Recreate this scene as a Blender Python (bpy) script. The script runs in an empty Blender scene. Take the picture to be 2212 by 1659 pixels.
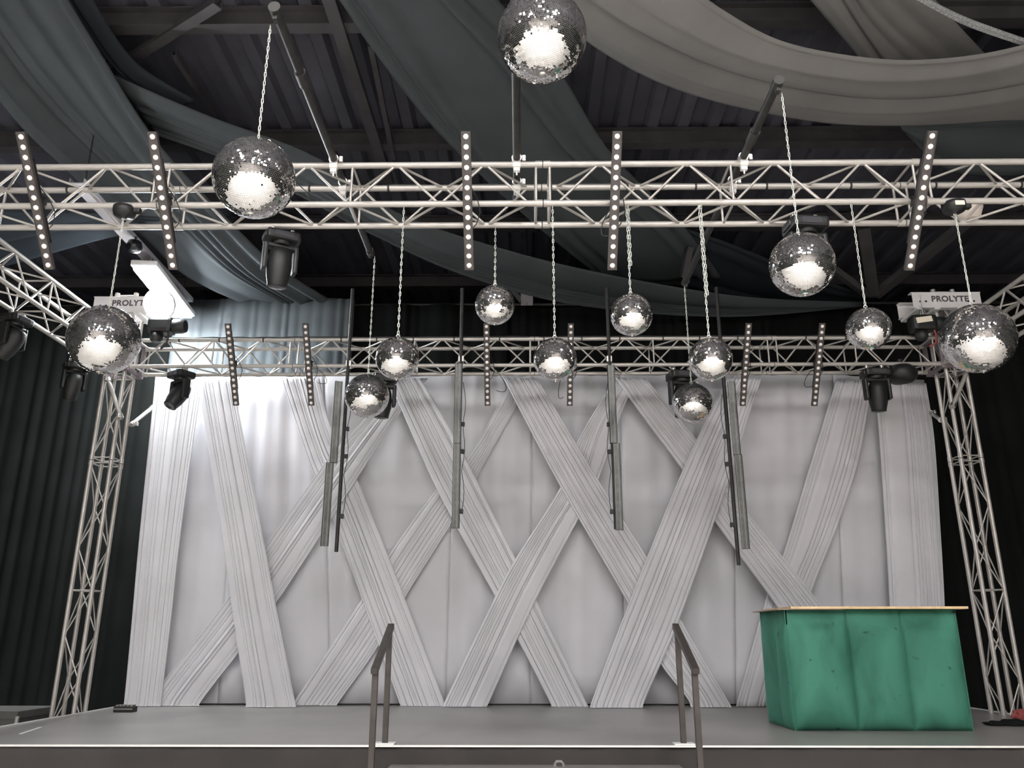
import bpy, bmesh, math, random
from mathutils import Vector, Matrix
random.seed(7)
sc = bpy.context.scene
C = sc.collection
PI = math.pi

# ------------------------------------------------------------------ camera
F = 1753.0; H = 1.6; PITCH = math.radians(17.3); YAW = math.radians(0.6)
cam_d = bpy.data.cameras.new('camera'); cam = bpy.data.objects.new('camera', cam_d); C.objects.link(cam)
cam_d.sensor_width = 36.0; cam_d.lens = F/2212*36.0
cam.location = (0, 0, H); cam.rotation_euler = (PI/2+PITCH, 0, YAW)
cam_d.clip_start = 0.05; cam_d.clip_end = 100
sc.camera = cam
# ------------------------------------------------------------------ exposure, world
sc.view_settings.view_transform = 'Standard'; sc.view_settings.look = 'None'
sc.view_settings.gamma = 1; sc.view_settings.use_curve_mapping = False
sc.view_settings.exposure = 2.8
LAMP = 18.0      # strength of the hall's ceiling lamps
FLOOD = 44.0     # strength of the work light over the left truss corner
w = bpy.data.worlds.new('world'); sc.world = w; w.use_nodes = True
w.node_tree.nodes['Background'].inputs[0].default_value = (0.75, 0.8, 0.85, 1)
w.node_tree.nodes['Background'].inputs[1].default_value = 0.02
try:
    sc.cycles.caustics_reflective = False; sc.cycles.caustics_refractive = False
    sc.cycles.max_bounces = 8; sc.cycles.diffuse_bounces = 5; sc.cycles.glossy_bounces = 5
    sc.cycles.sample_clamp_indirect = 6.0; sc.cycles.use_denoising = True
except Exception: pass

# ------------------------------------------------------------------ helpers
def ray(px, py):
    x = (px-1106)/F; y = (829.5-py)/F
    Y = math.cos(PITCH)-y*math.sin(PITCH); Z = math.sin(PITCH)+y*math.cos(PITCH)
    c, s = math.cos(YAW), math.sin(YAW)
    return Vector((x*c-Y*s, x*s+Y*c, Z))
def P(px, py, X=None, Y=None, Z=None):
    """point of the place seen in direction (px,py) at the given X, Y or Z"""
    r = ray(px, py)
    t = Y/r.y if Y is not None else (Z-H)/r.z if Z is not None else X/r.x
    return Vector((0, 0, H))+r*t

def mat(name, col, rough=0.6, metal=0.0, noise=0.0, nscale=8.0, bump=0.0, bscale=60.0, emit=None, sheen=0.0, spec=0.5, coat=0.0):
    m = bpy.data.materials.new(name); m.use_nodes = True
    nt = m.node_tree; b = nt.nodes['Principled BSDF']
    b.inputs['Base Color'].default_value = (*col, 1); b.inputs['Roughness'].default_value = rough
    b.inputs['Metallic'].default_value = metal
    b.inputs['Specular IOR Level'].default_value = spec
    if coat: b.inputs['Coat Weight'].default_value = coat
    if sheen:
        b.inputs['Sheen Weight'].default_value = sheen; b.inputs['Sheen Roughness'].default_value = 0.35
    tc = nt.nodes.new('ShaderNodeTexCoord')
    if noise:
        n = nt.nodes.new('ShaderNodeTexNoise'); n.inputs['Scale'].default_value = nscale; n.inputs['Detail'].default_value = 5
        nt.links.new(tc.outputs['Object'], n.inputs['Vector'])
        r = nt.nodes.new('ShaderNodeValToRGB')
        r.color_ramp.elements[0].position = 0.3; r.color_ramp.elements[1].position = 0.7
        r.color_ramp.elements[0].color = (*[c*(1-noise) for c in col], 1)
        r.color_ramp.elements[1].color = (*[min(1, c*(1+noise)) for c in col], 1)
        nt.links.new(n.outputs['Fac'], r.inputs['Fac']); nt.links.new(r.outputs['Color'], b.inputs['Base Color'])
    if bump:
        n2 = nt.nodes.new('ShaderNodeTexNoise'); n2.inputs['Scale'].default_value = bscale; n2.inputs['Detail'].default_value = 3
        nt.links.new(tc.outputs['Object'], n2.inputs['Vector'])
        bp = nt.nodes.new('ShaderNodeBump'); bp.inputs['Strength'].default_value = bump; bp.inputs['Distance'].default_value = 0.01
        nt.links.new(n2.outputs['Fac'], bp.inputs['Height']); nt.links.new(bp.outputs['Normal'], b.inputs['Normal'])
    if emit:
        b.inputs['Emission Color'].default_value = (*emit[0], 1); b.inputs['Emission Strength'].default_value = emit[1]
    return m

M = {}
M['alu'] = mat('aluminium', (0.46, 0.435, 0.405), 0.42, 0.45, noise=0.06, nscale=9)
M['white_metal'] = mat('white_metal', (0.78, 0.76, 0.75), 0.45, 0.1, noise=0.05)
M['steel'] = mat('steel', (0.62, 0.6, 0.57), 0.3, 0.95)
M['chain'] = mat('chain_zinc', (0.6, 0.62, 0.56), 0.38, 0.75, noise=0.1, nscale=30)
M['pipe'] = mat('dark_pipe', (0.028, 0.027, 0.026), 0.55, 0.3, noise=0.35, nscale=12)
M['black'] = mat('black_plastic', (0.009, 0.0095, 0.01), 0.5, noise=0.2)
M['black_gloss'] = mat('black_gloss', (0.012, 0.013, 0.015), 0.25)
M['bar'] = mat('bar_housing', (0.06, 0.052, 0.05), 0.5, noise=0.2, nscale=14)
M['lens'] = mat('lens_white', (0.93, 0.86, 0.82), 0.3, spec=0.6)
M['glass'] = mat('tube_glass', (0.09, 0.093, 0.085), 0.33, 0.2, noise=0.25, nscale=22)
M['glass_line'] = mat('tube_led_strip', (0.25, 0.25, 0.23), 0.4, 0.1)
M['front_glass'] = mat('front_glass', (0.1, 0.1, 0.11), 0.05, 0.4)
M['white_cloth'] = mat('white_voile', (0.635, 0.63, 0.655), 0.9, bump=0.12, bscale=180, noise=0.025, nscale=3, spec=0.2, sheen=0.15)
M['back_cloth'] = mat('white_backcloth', (0.61, 0.605, 0.63), 0.92, bump=0.08, bscale=200, noise=0.03, nscale=1.5, spec=0.15)
M['black_cloth'] = mat('black_molton', (0.0075, 0.0085, 0.008), 0.95, bump=0.15, bscale=120, noise=0.2, nscale=2, spec=0.1)
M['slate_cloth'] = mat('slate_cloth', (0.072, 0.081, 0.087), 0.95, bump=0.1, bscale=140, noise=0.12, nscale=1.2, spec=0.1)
M['warm_cloth'] = mat('warm_grey_cloth', (0.2, 0.195, 0.19), 0.95, bump=0.1, bscale=140, noise=0.1, nscale=1.2, spec=0.1)
M['dark_cloth'] = mat('dark_slate_cloth', (0.035, 0.042, 0.05), 0.95, bump=0.1, bscale=140, noise=0.12, nscale=1.2, spec=0.1)
M['silver'] = mat('silver_fringe', (0.6, 0.62, 0.63), 0.4, 0.6, noise=0.4, nscale=60)
M['roof'] = mat('roof_sheet', (0.1, 0.099, 0.122), 0.6, 0.2, noise=0.15, nscale=2)
M['beam'] = mat('roof_steel', (0.075, 0.07, 0.075), 0.6, 0.2, noise=0.2, nscale=3)
M['beam_light'] = mat('pale_tray', (0.42, 0.4, 0.42), 0.5, 0.1)
M['wall'] = mat('hall_wall', (0.05, 0.05, 0.055), 0.9, noise=0.15, nscale=1)
M['wall_pale'] = mat('pale_wall', (0.4, 0.38, 0.36), 0.8, noise=0.1, nscale=1)
M['floor'] = mat('hall_floor', (0.74, 0.71, 0.66), 0.55, noise=0.06, nscale=1.5, bump=0.05)
M['stage'] = mat('stage_deck', (0.2, 0.187, 0.18), 0.36, noise=0.22, nscale=0.9, bump=0.12, bscale=90)
M['skirt'] = mat('stage_skirt', (0.034, 0.03, 0.027), 0.9, noise=0.2, nscale=2.0, bump=0.1, bscale=80)
M['edge'] = mat('stage_edge_trim', (0.75, 0.75, 0.72), 0.35, 0.3)
M['rail'] = mat('rail_paint', (0.055, 0.047, 0.042), 0.45, 0.3, noise=0.2, nscale=10)
M['ply'] = mat('plywood', (0.66, 0.47, 0.27), 0.55, noise=0.14, nscale=14)
M['ply_side'] = mat('plywood_worn', (0.33, 0.25, 0.2), 0.6, noise=0.14, nscale=14)
M['sticker'] = mat('sticker', (0.75, 0.68, 0.55), 0.6)
M['text'] = mat('lettering', (0.1, 0.09, 0.1), 0.6)
M['globe'] = mat('beige_shade', (0.72, 0.64, 0.56), 0.6, noise=0.04)
M['red'] = mat('red_cloth', (0.25, 0.05, 0.045), 0.8, noise=0.2, nscale=10)
M['greyc'] = mat('grey_cloth', (0.22, 0.2, 0.19), 0.9, noise=0.25, nscale=12)
M['purple'] = mat('sleeve_steel', (0.23, 0.19, 0.21), 0.5, 0.3, noise=0.2)
M['core'] = mat('ball_core', (0.55, 0.53, 0.52), 0.5)
M['case'] = mat('flight_case', (0.05, 0.047, 0.042), 0.6, noise=0.2)
M['case_top'] = mat('flight_case_lid', (0.06, 0.058, 0.054), 0.6, noise=0.2)
M['lamp'] = mat('lamp_on', (0.9, 0.9, 0.9), 0.5, emit=((1.0, 0.97, 0.955), LAMP))
M['flood'] = mat('flood_on', (0.9, 0.9, 0.9), 0.5, emit=((0.92, 0.97, 1.0), FLOOD))
mm = mat('mirror_tile', (0.93, 0.91, 0.9), 0.03, 1.0); M['mirror'] = mm

def velvet():
    m = bpy.data.materials.new('green_velvet'); m.use_nodes = True; nt = m.node_tree; b = nt.nodes['Principled BSDF']
    b.inputs['Roughness'].default_value = 0.75; b.inputs['Sheen Weight'].default_value = 0.22
    b.inputs['Sheen Roughness'].default_value = 0.3; b.inputs['Sheen Tint'].default_value = (0.35, 0.95, 0.7, 1)
    b.inputs['Specular IOR Level'].default_value = 0.2
    tc = nt.nodes.new('ShaderNodeTexCoord')
    mp = nt.nodes.new('ShaderNodeMapping'); mp.inputs['Scale'].default_value = (1, 1, 0.6)
    nt.links.new(tc.outputs['Object'], mp.inputs['Vector'])
    n = nt.nodes.new('ShaderNodeTexNoise'); n.inputs['Scale'].default_value = 2.6; n.inputs['Detail'].default_value = 6; n.inputs['Distortion'].default_value = 0.7
    nt.links.new(mp.outputs[0], n.inputs['Vector'])
    r = nt.nodes.new('ShaderNodeValToRGB'); e = r.color_ramp.elements
    e[0].position = 0.3; e[0].color = (0.012, 0.075, 0.05, 1); e[1].position = 0.62; e[1].color = (0.055, 0.2, 0.14, 1)
    x = r.color_ramp.elements.new(0.36); x.color = (0.03, 0.12, 0.083, 1)
    nt.links.new(n.outputs['Fac'], r.inputs['Fac'])
    n2 = nt.nodes.new('ShaderNodeTexNoise'); n2.inputs['Scale'].default_value = 9; n2.inputs['Detail'].default_value = 3
    nt.links.new(tc.outputs['Object'], n2.inputs['Vector'])
    r2 = nt.nodes.new('ShaderNodeValToRGB'); r2.color_ramp.elements[0].position = 0.27; r2.color_ramp.elements[1].position = 0.33
    r2.color_ramp.elements[0].color = (0.3, 0.3, 0.3, 1)
    nt.links.new(n2.outputs['Fac'], r2.inputs['Fac'])
    mx = nt.nodes.new('ShaderNodeMix'); mx.data_type = 'RGBA'; mx.blend_type = 'MULTIPLY'; mx.inputs['Factor'].default_value = 1
    nt.links.new(r.outputs['Color'], mx.inputs['A']); nt.links.new(r2.outputs['Color'], mx.inputs['B'])
    nt.links.new(mx.outputs['Result'], b.inputs['Base Color'])
    return m
M['velvet'] = velvet()

class MB:
    """collects shapes into one mesh"""
    def __init__(s): s.v = []; s.f = []; s.mi = []; s.sm = []
    def add(s, vs, fs, mi=0, smooth=False):
        k = len(s.v); s.v += [tuple(v) for v in vs]
        for f in fs: s.f.append(tuple(i+k for i in f)); s.mi.append(mi); s.sm.append(smooth)
    def box(s, c, d, R=None, mi=0):
        c = Vector(c); R = R or Matrix.Identity(3); vs = []
        for x in (-1, 1):
            for y in (-1, 1):
                for z in (-1, 1): vs.append(c+R@Vector((x*d[0]/2, y*d[1]/2, z*d[2]/2)))
        s.add(vs, [(0,1,3,2),(4,6,7,5),(0,4,5,1),(2,3,7,6),(0,2,6,4),(1,5,7,3)], mi)
        return s
    def bbox(s, c, d, b=0.01, R=None, mi=0):
        """box with bevelled edges"""
        bm = bmesh.new(); bmesh.ops.create_cube(bm, size=1)
        for v in bm.verts: v.co = Vector((v.co.x*d[0], v.co.y*d[1], v.co.z*d[2]))
        bmesh.ops.bevel(bm, geom=list(bm.edges), offset=min(b, min(d)*0.45), segments=2, affect='EDGES', profile=0.6)
        R = R or Matrix.Identity(3); bm.verts.ensure_lookup_table()
        for i, v in enumerate(bm.verts): v.index = i
        s.add([Vector(c)+R@v.co for v in bm.verts], [tuple(v.index for v in f.verts) for f in bm.faces], mi)
        bm.free(); return s
    def tube(s, a, b, r, n=10, r2=None, mi=0, caps=True):
        a = Vector(a); b = Vector(b); d = (b-a)
        if d.length < 1e-6: return s
        d.normalize(); u = d.orthogonal().normalized(); w_ = d.cross(u); r2 = r if r2 is None else r2
        vs = []
        for p, rr in ((a, r), (b, r2)):
            for i in range(n):
                t = 2*PI*i/n; vs.append(p+u*(rr*math.cos(t))+w_*(rr*math.sin(t)))
        s.add(vs, [(i, (i+1) % n, n+(i+1) % n, n+i) for i in range(n)], mi, True)
        if caps: s.add(vs, [tuple(range(n-1, -1, -1)), tuple(range(n, 2*n))], mi)
        return s
    def path(s, pts, r, n=6, closed=False, mi=0):
        pts = [Vector(p) for p in pts]; N = len(pts); vs = []; prev = None
        for i, p in enumerate(pts):
            q = pts[(i+1) % N] if (closed or i < N-1) else p
            o = pts[i-1] if (closed or i > 0) else p
            d = (q-o).normalized()
            if prev is None: u = d.orthogonal().normalized()
            else:
                u = prev-d*prev.dot(d)
                u = u.normalized() if u.length > 1e-6 else d.orthogonal().normalized()
            prev = u; w_ = d.cross(u)
            for k in range(n):
                t = 2*PI*k/n; vs.append(p+u*(r*math.cos(t))+w_*(r*math.sin(t)))
        fs = []
        for i in range(N if closed else N-1):
            j = (i+1) % N
            for k in range(n): fs.append((i*n+k, i*n+(k+1) % n, j*n+(k+1) % n, j*n+k))
        s.add(vs, fs, mi, True)
        if not closed: s.add(vs, [tuple(range(n-1, -1, -1)), tuple(range((N-1)*n, N*n))], mi)
        return s
    def lathe(s, prof, n=24, c=(0,0,0), R=None, mi=0, sx=1.0, sy=1.0):
        """prof: list of (radius, z)"""
        c = Vector(c); R = R or Matrix.Identity(3); vs = []
        for r, z in prof:
            for k in range(n):
                t = 2*PI*k/n; vs.append(c+R@Vector((r*math.cos(t)*sx, r*math.sin(t)*sy, z)))
        fs = [(i*n+k, i*n+(k+1) % n, (i+1)*n+(k+1) % n, (i+1)*n+k) for i in range(len(prof)-1) for k in range(n)]
        s.add(vs, fs, mi, True)
        s.add(vs, [tuple(range(n-1, -1, -1)), tuple(range((len(prof)-1)*n, len(prof)*n))], mi)
        return s
    def mesh(s, name, mats):
        me = bpy.data.meshes.new(name); me.from_pydata(s.v, [], s.f)
        for m in mats: me.materials.append(m)
        me.polygons.foreach_set('material_index', s.mi); me.polygons.foreach_set('use_smooth', s.sm)
        me.update(); return me
    def build(s, name, mats, parent=None, loc=None, label=None):
        if not isinstance(mats, (list, tuple)): mats = [mats]
        o = bpy.data.objects.new(name, s.mesh(name, mats)); C.objects.link(o)
        if parent: o.parent = parent
        if loc is not None: o.location = loc
        if label: o['label'] = label
        return o

def tag(o, label=None, cat=None, group=None, kind=None):
    if label: o['label'] = label
    if cat: o['category'] = cat
    if group: o['group'] = group
    if kind: o['kind'] = kind
    return o
def empty(name, loc, label, cat, group=None, rot=None):
    o = bpy.data.objects.new(name, None); C.objects.link(o); o.location = loc; o.empty_display_size = 0.1
    if rot is not None: o.rotation_euler = rot
    return tag(o, label, cat, group)
def copy_tree(o, parent=None):
    c = o.copy(); C.objects.link(c)
    if parent: c.parent = parent
    for ch in list(o.children): copy_tree(ch, c)
    return c
def struct(o): o['kind'] = 'structure'; return o
def rx(a): return Matrix.Rotation(a, 3, 'X')
def ry(a): return Matrix.Rotation(a, 3, 'Y')
def rz(a): return Matrix.Rotation(a, 3, 'Z')

# ------------------------------------------------------------------ the hall
XL, XR, YB, YF, ZC = -10.0, 10.5, 17.0, -15.0, 8.3
struct(MB().box(((XL+XR)/2, (YB+YF)/2, -0.1), (XR-XL, YB-YF, 0.2)).build('floor', M['floor']))
struct(MB().box((XL-0.1, (YB+YF)/2, ZC/2), (0.2, YB-YF, ZC+0.2)).build('wall_left', M['wall']))
struct(MB().box((XR+0.1, (YB+YF)/2, ZC/2), (0.2, YB-YF, ZC+0.2)).build('wall_right', M['wall']))
struct(MB().box(((XL+XR)/2, YB+0.1, ZC/2), (XR-XL, 0.2, ZC+0.2)).build('wall_back', M['wall']))
struct(MB().box(((XL+XR)/2, YF-0.1, ZC/2), (XR-XL, 0.2, ZC+0.2)).build('wall_front', M['wall_pale']))
# corrugated roof: trapezoidal ribs running in depth
mb = MB(); pitch = 0.42; prof = []; x = XL
while x < XR:
    prof += [(x, 0), (x+0.14, 0), (x+0.19, 0.10), (x+0.37, 0.10)]; x += pitch
prof.append((XR, 0)); n = len(prof)
vs = [(x, YF, ZC+z) for x, z in prof]+[(x, YB, ZC+z) for x, z in prof]+[(x, YF, ZC+0.2) for x, z in prof]+[(x, YB, ZC+0.2) for x, z in prof]
mb.add(vs, [(i, n+i, n+i+1, i+1) for i in range(n-1)]+[(2*n+i, 2*n+i+1, 3*n+i+1, 3*n+i) for i in range(n-1)])
struct(mb.build('ceiling', M['roof']))
k = 0
for y in (-13, -9, -5, -1, 3, 5.2, 7.4, 9.7, 12.1, 14.4):          # purlins
    k += 1
    m_ = MB().box((0.25, y, ZC-0.14), (XR-XL, 0.014, 0.22)).box((0.25, y, ZC-0.25), (XR-XL, 0.16, 0.016)).box((0.25, y, ZC-0.02), (XR-XL, 0.16, 0.016))
    struct(m_.build('trim_%d' % k, M['beam']))
for (a, b, wd) in (((690, -60), (840, 400), 0.13), ((470, 13), (215, 175), 0.10), ((800, 100), (850, 345), 0.05), ((375, 120), (490, 300), 0.05),
                   ((2110, 470), (1893, 642), 0.16), ((1866, 495), (1888, 640), 0.16), ((1788, 578), (1872, 642), 0.12), ((1095, 612), (1130, 655), 0.12),
                   ((1500, 500), (1478, 600), 0.08), ((1580, 330), (1480, 600), 0.0)):
    if not wd: continue
    k += 1
    za, zb = (ZC-0.3, ZC-0.3) if a[1] < 350 else (7.3, 6.75)
    pa, pb = P(*a, Z=za), P(*b, Z=zb)
    mid = (pa+pb)/2; d = pb-pa; R = d.to_track_quat('X', 'Z').to_matrix()
    m_ = MB().box(mid, (d.length, wd, 0.012), R).box(mid+R@Vector((0, wd/2, 0.04)), (d.length, 0.012, 0.09), R).box(mid+R@Vector((0, -wd/2, 0.04)), (d.length, 0.012, 0.09), R)
    struct(m_.build('trim_%d' % k, M['beam']))

# ------------------------------------------------------------------ hall lamps behind the camera
def high_bay():
    root = empty('ceiling_lamp', (0, 0, 0), '', 'lamp', 'lamps lighting the hall floor')
    MB().lathe([(0.06, 0.32), (0.1, 0.3), (0.12, 0.14), (0.3, 0.03), (0.36, 0.0), (0.34, 0.0), (0.28, 0.03)], 28).build('housing', M['white_metal'], root)
    MB().lathe([(0.33, 0.0), (0.33, 0.012), (0.0001, 0.012)], 28).build('diffuser', M['lamp'], root)
    MB().tube((0, 0, 0.3), (0, 0, 0.85), 0.012).build('rod', M['pipe'], root)
    return root
proto = high_bay(); first = True
for yi, y in enumerate((-2.6, -5.8, -9.0)):
    for xi, x in enumerate((-7.5, -4.5, -1.5, 1.5, 4.5, 7.5)):
        o = proto if first else copy_tree(proto); first = False
        o.location = (x, y, 7.45)
        o['label'] = '%s round white high bay lamp in the %s row of the hall ceiling' % (('far left', 'second from left', 'inner left', 'inner right', 'second from right', 'far right')[xi], ('front', 'middle', 'rear')[yi])

for i in range(15):
    x, y = (-3.0, 0.0, 3.0)[i % 3], 0.9-2.1*(i//3)
    root = empty('strip_light', (x, y, 7.3), 'white linear strip light, %s from the stage in the %s line under the hall ceiling' % (('first', 'second', 'third', 'fourth', 'fifth')[i//3], ('left', 'middle', 'right')[i % 3]), 'lamp', 'strip lights under the hall ceiling')
    root.rotation_euler = (0, 0, PI/2)
    MB().bbox((0, 0, 0.05), (1.8, 0.2, 0.08), 0.01).build('housing', M['white_metal'], root)
    MB().bbox((0, 0, 0.0), (1.76, 0.16, 0.02), 0.004).build('diffuser', M['lamp'], root)
    for d in (-0.7, 0.7): MB().tube((d, 0, 0.08), (d, 0, 1.0), 0.006).build('rod', M['pipe'], root)

# ------------------------------------------------------------------ stage
SX0, SX1, SY0, SY1, SZ = -4.8, 5.27, 6.8, 10.78, 0.8
st = empty('stage', (0, (SY0+SY1)/2, 0), 'low black stage with a scuffed dark deck and pale metal edge', 'stage')
st.location = (0, 0, 0)
MB().box(((SX0+SX1)/2, (SY0+SY1)/2+0.015, SZ-0.03), (SX1-SX0-0.03, SY1-SY0-0.03, 0.06)).build('deck', M['stage'], st)
sk = MB(); npl = 200
def skirt(a, b, nn):
    a = Vector(a); b = Vector(b); d = (b-a); nrm = Vector((d.y, -d.x, 0)).normalized(); vs = []
    for i in range(nn+1):
        t = i/nn; off = 0.004*math.sin(i*0.9)+0.003*math.sin(i*0.37)
        for z in (0.0, SZ-0.011): vs.append(a+d*t+nrm*off+Vector((0, 0, z)))
    sk.add(vs, [(2*i, 2*i+2, 2*i+3, 2*i+1) for i in range(nn)], 0, True)
skirt((SX0+0.02, SY0+0.008, 0), (SX1-0.02, SY0+0.008, 0), 220); skirt((SX0+0.02, SY1, 0), (SX0+0.02, SY0+0.008, 0), 80); skirt((SX1-0.02, SY0+0.008, 0), (SX1-0.02, SY1, 0), 80)
s_ = sk.build('skirt', M['skirt'], st); so = s_.modifiers.new('t', 'SOLIDIFY'); so.thickness = 0.006
MB().box(((SX0+SX1)/2, SY0-0.006, SZ-0.004), (SX1-SX0+0.02, 0.014, 0.014)).build('edge_trim', M['edge'], st, label='pale metal strip along the front edge')
MB().box((SX0-0.006, (SY0+SY1)/2, SZ+0.001), (0.03, SY1-SY0, 0.02)).build('edge_trim', M['edge'], st, label='pale metal strip along the left edge')
MB().box((SX1+0.006, (SY0+SY1)/2, SZ+0.001), (0.03, SY1-SY0, 0.02)).build('edge_trim', M['edge'], st, label='pale metal strip along the right edge')
t0 = P(45, 1585, Z=SZ+.002); t1 = P(88, 1571, Z=SZ+.002)
MB().box(((t0+t1)/2), ((t1-t0).length, 0.03, 0.003), (t1-t0).to_track_quat('X', 'Z').to_matrix()).build('floor_tape', M['edge'], st, label='short pale tape mark')
# steps between the handrails
stp = empty('stage_steps', (0.105, SY0-0.5, 0), 'dark steps leading up to the stage front between the handrails', 'steps')
for i, z in enumerate((0.668, 0.445, 0.222)):
    y0 = SY0-0.02-0.3*i
    MB().bbox((0, y0-0.15-(SY0-0.5), z-0.02), (2.2, 0.3, 0.04), 0.004).build('tread', M['stage'], stp)
    MB().box((0, y0-0.298-(SY0-0.5), z-0.012), (2.2, 0.01, 0.026)).build('nosing', M['edge'], stp)
for sx in (-1.08, 1.08):
    m_ = MB()
    for i, z in enumerate((0.668, 0.445, 0.222)): m_.box((sx, SY0-0.02-0.3*i-0.15-(SY0-0.5), (z-0.04)/2), (0.04, 0.3, z-0.04))
    m_.build('stringer', M['rail'], stp)
bk = P(1208, 1650, Y=SY0-0.1)
m_ = MB().path([bk+Vector((-0.03, 0, -0.12)), bk+Vector((-0.03, 0, 0)), bk+Vector((-0.02, 0, 0.015)), bk+Vector((0.015, 0, 0.015)), bk+Vector((0.03, 0, 0)), bk+Vector((0.03, 0, -0.12))], 0.012, 8)
tag(m_.build('hook_bracket', M['greyc']), 'small grey metal loop sticking up in front of the stage centre', 'bracket')

def handrail(x, side):
    r = empty('handrail', (x, SY0, SZ), '%s black square-tube handrail of the stage steps' % side, 'handrail', None)
    yu, yl = 0.07, -0.52; zu, zl = 0.885, 0.58
    MB().bbox((0, yu, zu/2-0.01), (0.042, 0.042, zu-0.02), 0.004).build('post', M['rail'], r)
    MB().bbox((0, yl, (zl-0.8+0.445)/2+0.0-0.0), (0.042, 0.042, zl+0.8-0.445), 0.004).build('post', M['rail'], r)
    a = Vector((0, yu+0.07, zu)); b = Vector((0, yl-0.06, zl-0.02)); d = b-a
    MB().bbox((a+b)/2, (0.052, d.length, 0.045), 0.005, (d.to_track_quat('Y', 'Z').to_matrix())).build('top_rail', M['rail'], r)
    MB().bbox((0, yu, 0.006), (0.16, 0.12, 0.012), 0.003).build('foot_plate', M['edge'], r, label='pale metal foot plate')
    return r
handrail(P(832, 1607, Z=SZ).x, 'left'); handrail(P(1475, 1607, Z=SZ).x, 'right')

# ------------------------------------------------------------------ trusses
def truss_section(a, b, c, up, label, group, cr=0.024, dr=0.010, bays=8, cat='truss', name='truss_section', margin=0.1, mid=True):
    """four-chord truss from a to b; up is the local up axis; c = chord spacing"""
    a = Vector(a); b = Vector(b); ax = (b-a); L = ax.length; ax.normalize(); up = Vector(up); side = up.cross(ax).normalized()
    root = empty(name, a, label, cat, group); h = c/2
    cor = [side*h+up*h, side*-h+up*h, side*-h+up*-h, side*h+up*-h]
    for q in cor:
        m_ = MB().tube(q+ax*0.0, q+ax*L, cr, 14)
        m_.tube(q+ax*0.002, q+ax*0.055, cr*1.18, 14).tube(q+ax*(L-0.055), q+ax*(L-0.002), cr*1.18, 14)
        m_.build('chord', M['alu'], root)
    step = (L-2*margin)/bays
    for fi in range(4):
        p, q = cor[fi], cor[(fi+1) % 4]; m_ = MB(); e = (q-p).normalized()*cr*0.6
        flip = fi % 2
        for k in range(bays):
            t0, t1 = margin+k*step, margin+(k+1)*step
            s0, s1 = (p+e, q-e) if (k+flip) % 2 == 0 else (q-e, p+e)
            m_.tube(s0+ax*(t0+0.02), s1+ax*(t1-0.02), dr, 8, caps=False)
        for t in ([margin*0.5, L-margin*0.5]+([L/2] if mid else [])):
            m_.tube(p+e+ax*t, q-e+ax*t, dr, 8, caps=False)
        m_.build('lacing', M['alu'], root)
    return root
CH = 0.339
TY, BY, TZ = 5.67, 9.53, 4.925
TLX, TRX = -4.97, 5.29
jx = [-2.77, 0.18, 3.08]
xs = [-5.65]+jx+[6.05]; nm = ['left end', 'left middle', 'right middle', 'right end']
for i in range(4):
    a, b = xs[i], xs[i+1]
    truss_section((a+0.003, TY, TZ), (b-0.003, TY, TZ), CH, (0, 0, 1), '%s section of the silver square truss spanning above near the camera' % nm[i], 'near truss sections', bays=8)
xs = [TLX+0.2]+jx+[TRX-0.2]
for i in range(4):
    a, b = xs[i], xs[i+1]
    truss_section((a+0.003, BY, TZ), (b-0.003, BY, TZ), CH, (0, 0, 1), '%s section of the silver square truss above the white backdrop' % nm[i], 'far truss sections', bays=8 if 0 < i < 3 else 6)
for sx, nm_ in ((TLX, 'left'), (TRX, 'right')):
    truss_section((sx, TY+0.2, TZ), (sx, BY-0.2, TZ), CH, (0, 0, 1), 'silver square truss running in depth on the %s side of the stage' % nm_, 'side trusses', bays=10)
TC = 0.239
def part_(o, par):
    o.location = o.location-par.location; o.parent = par; return o
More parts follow.
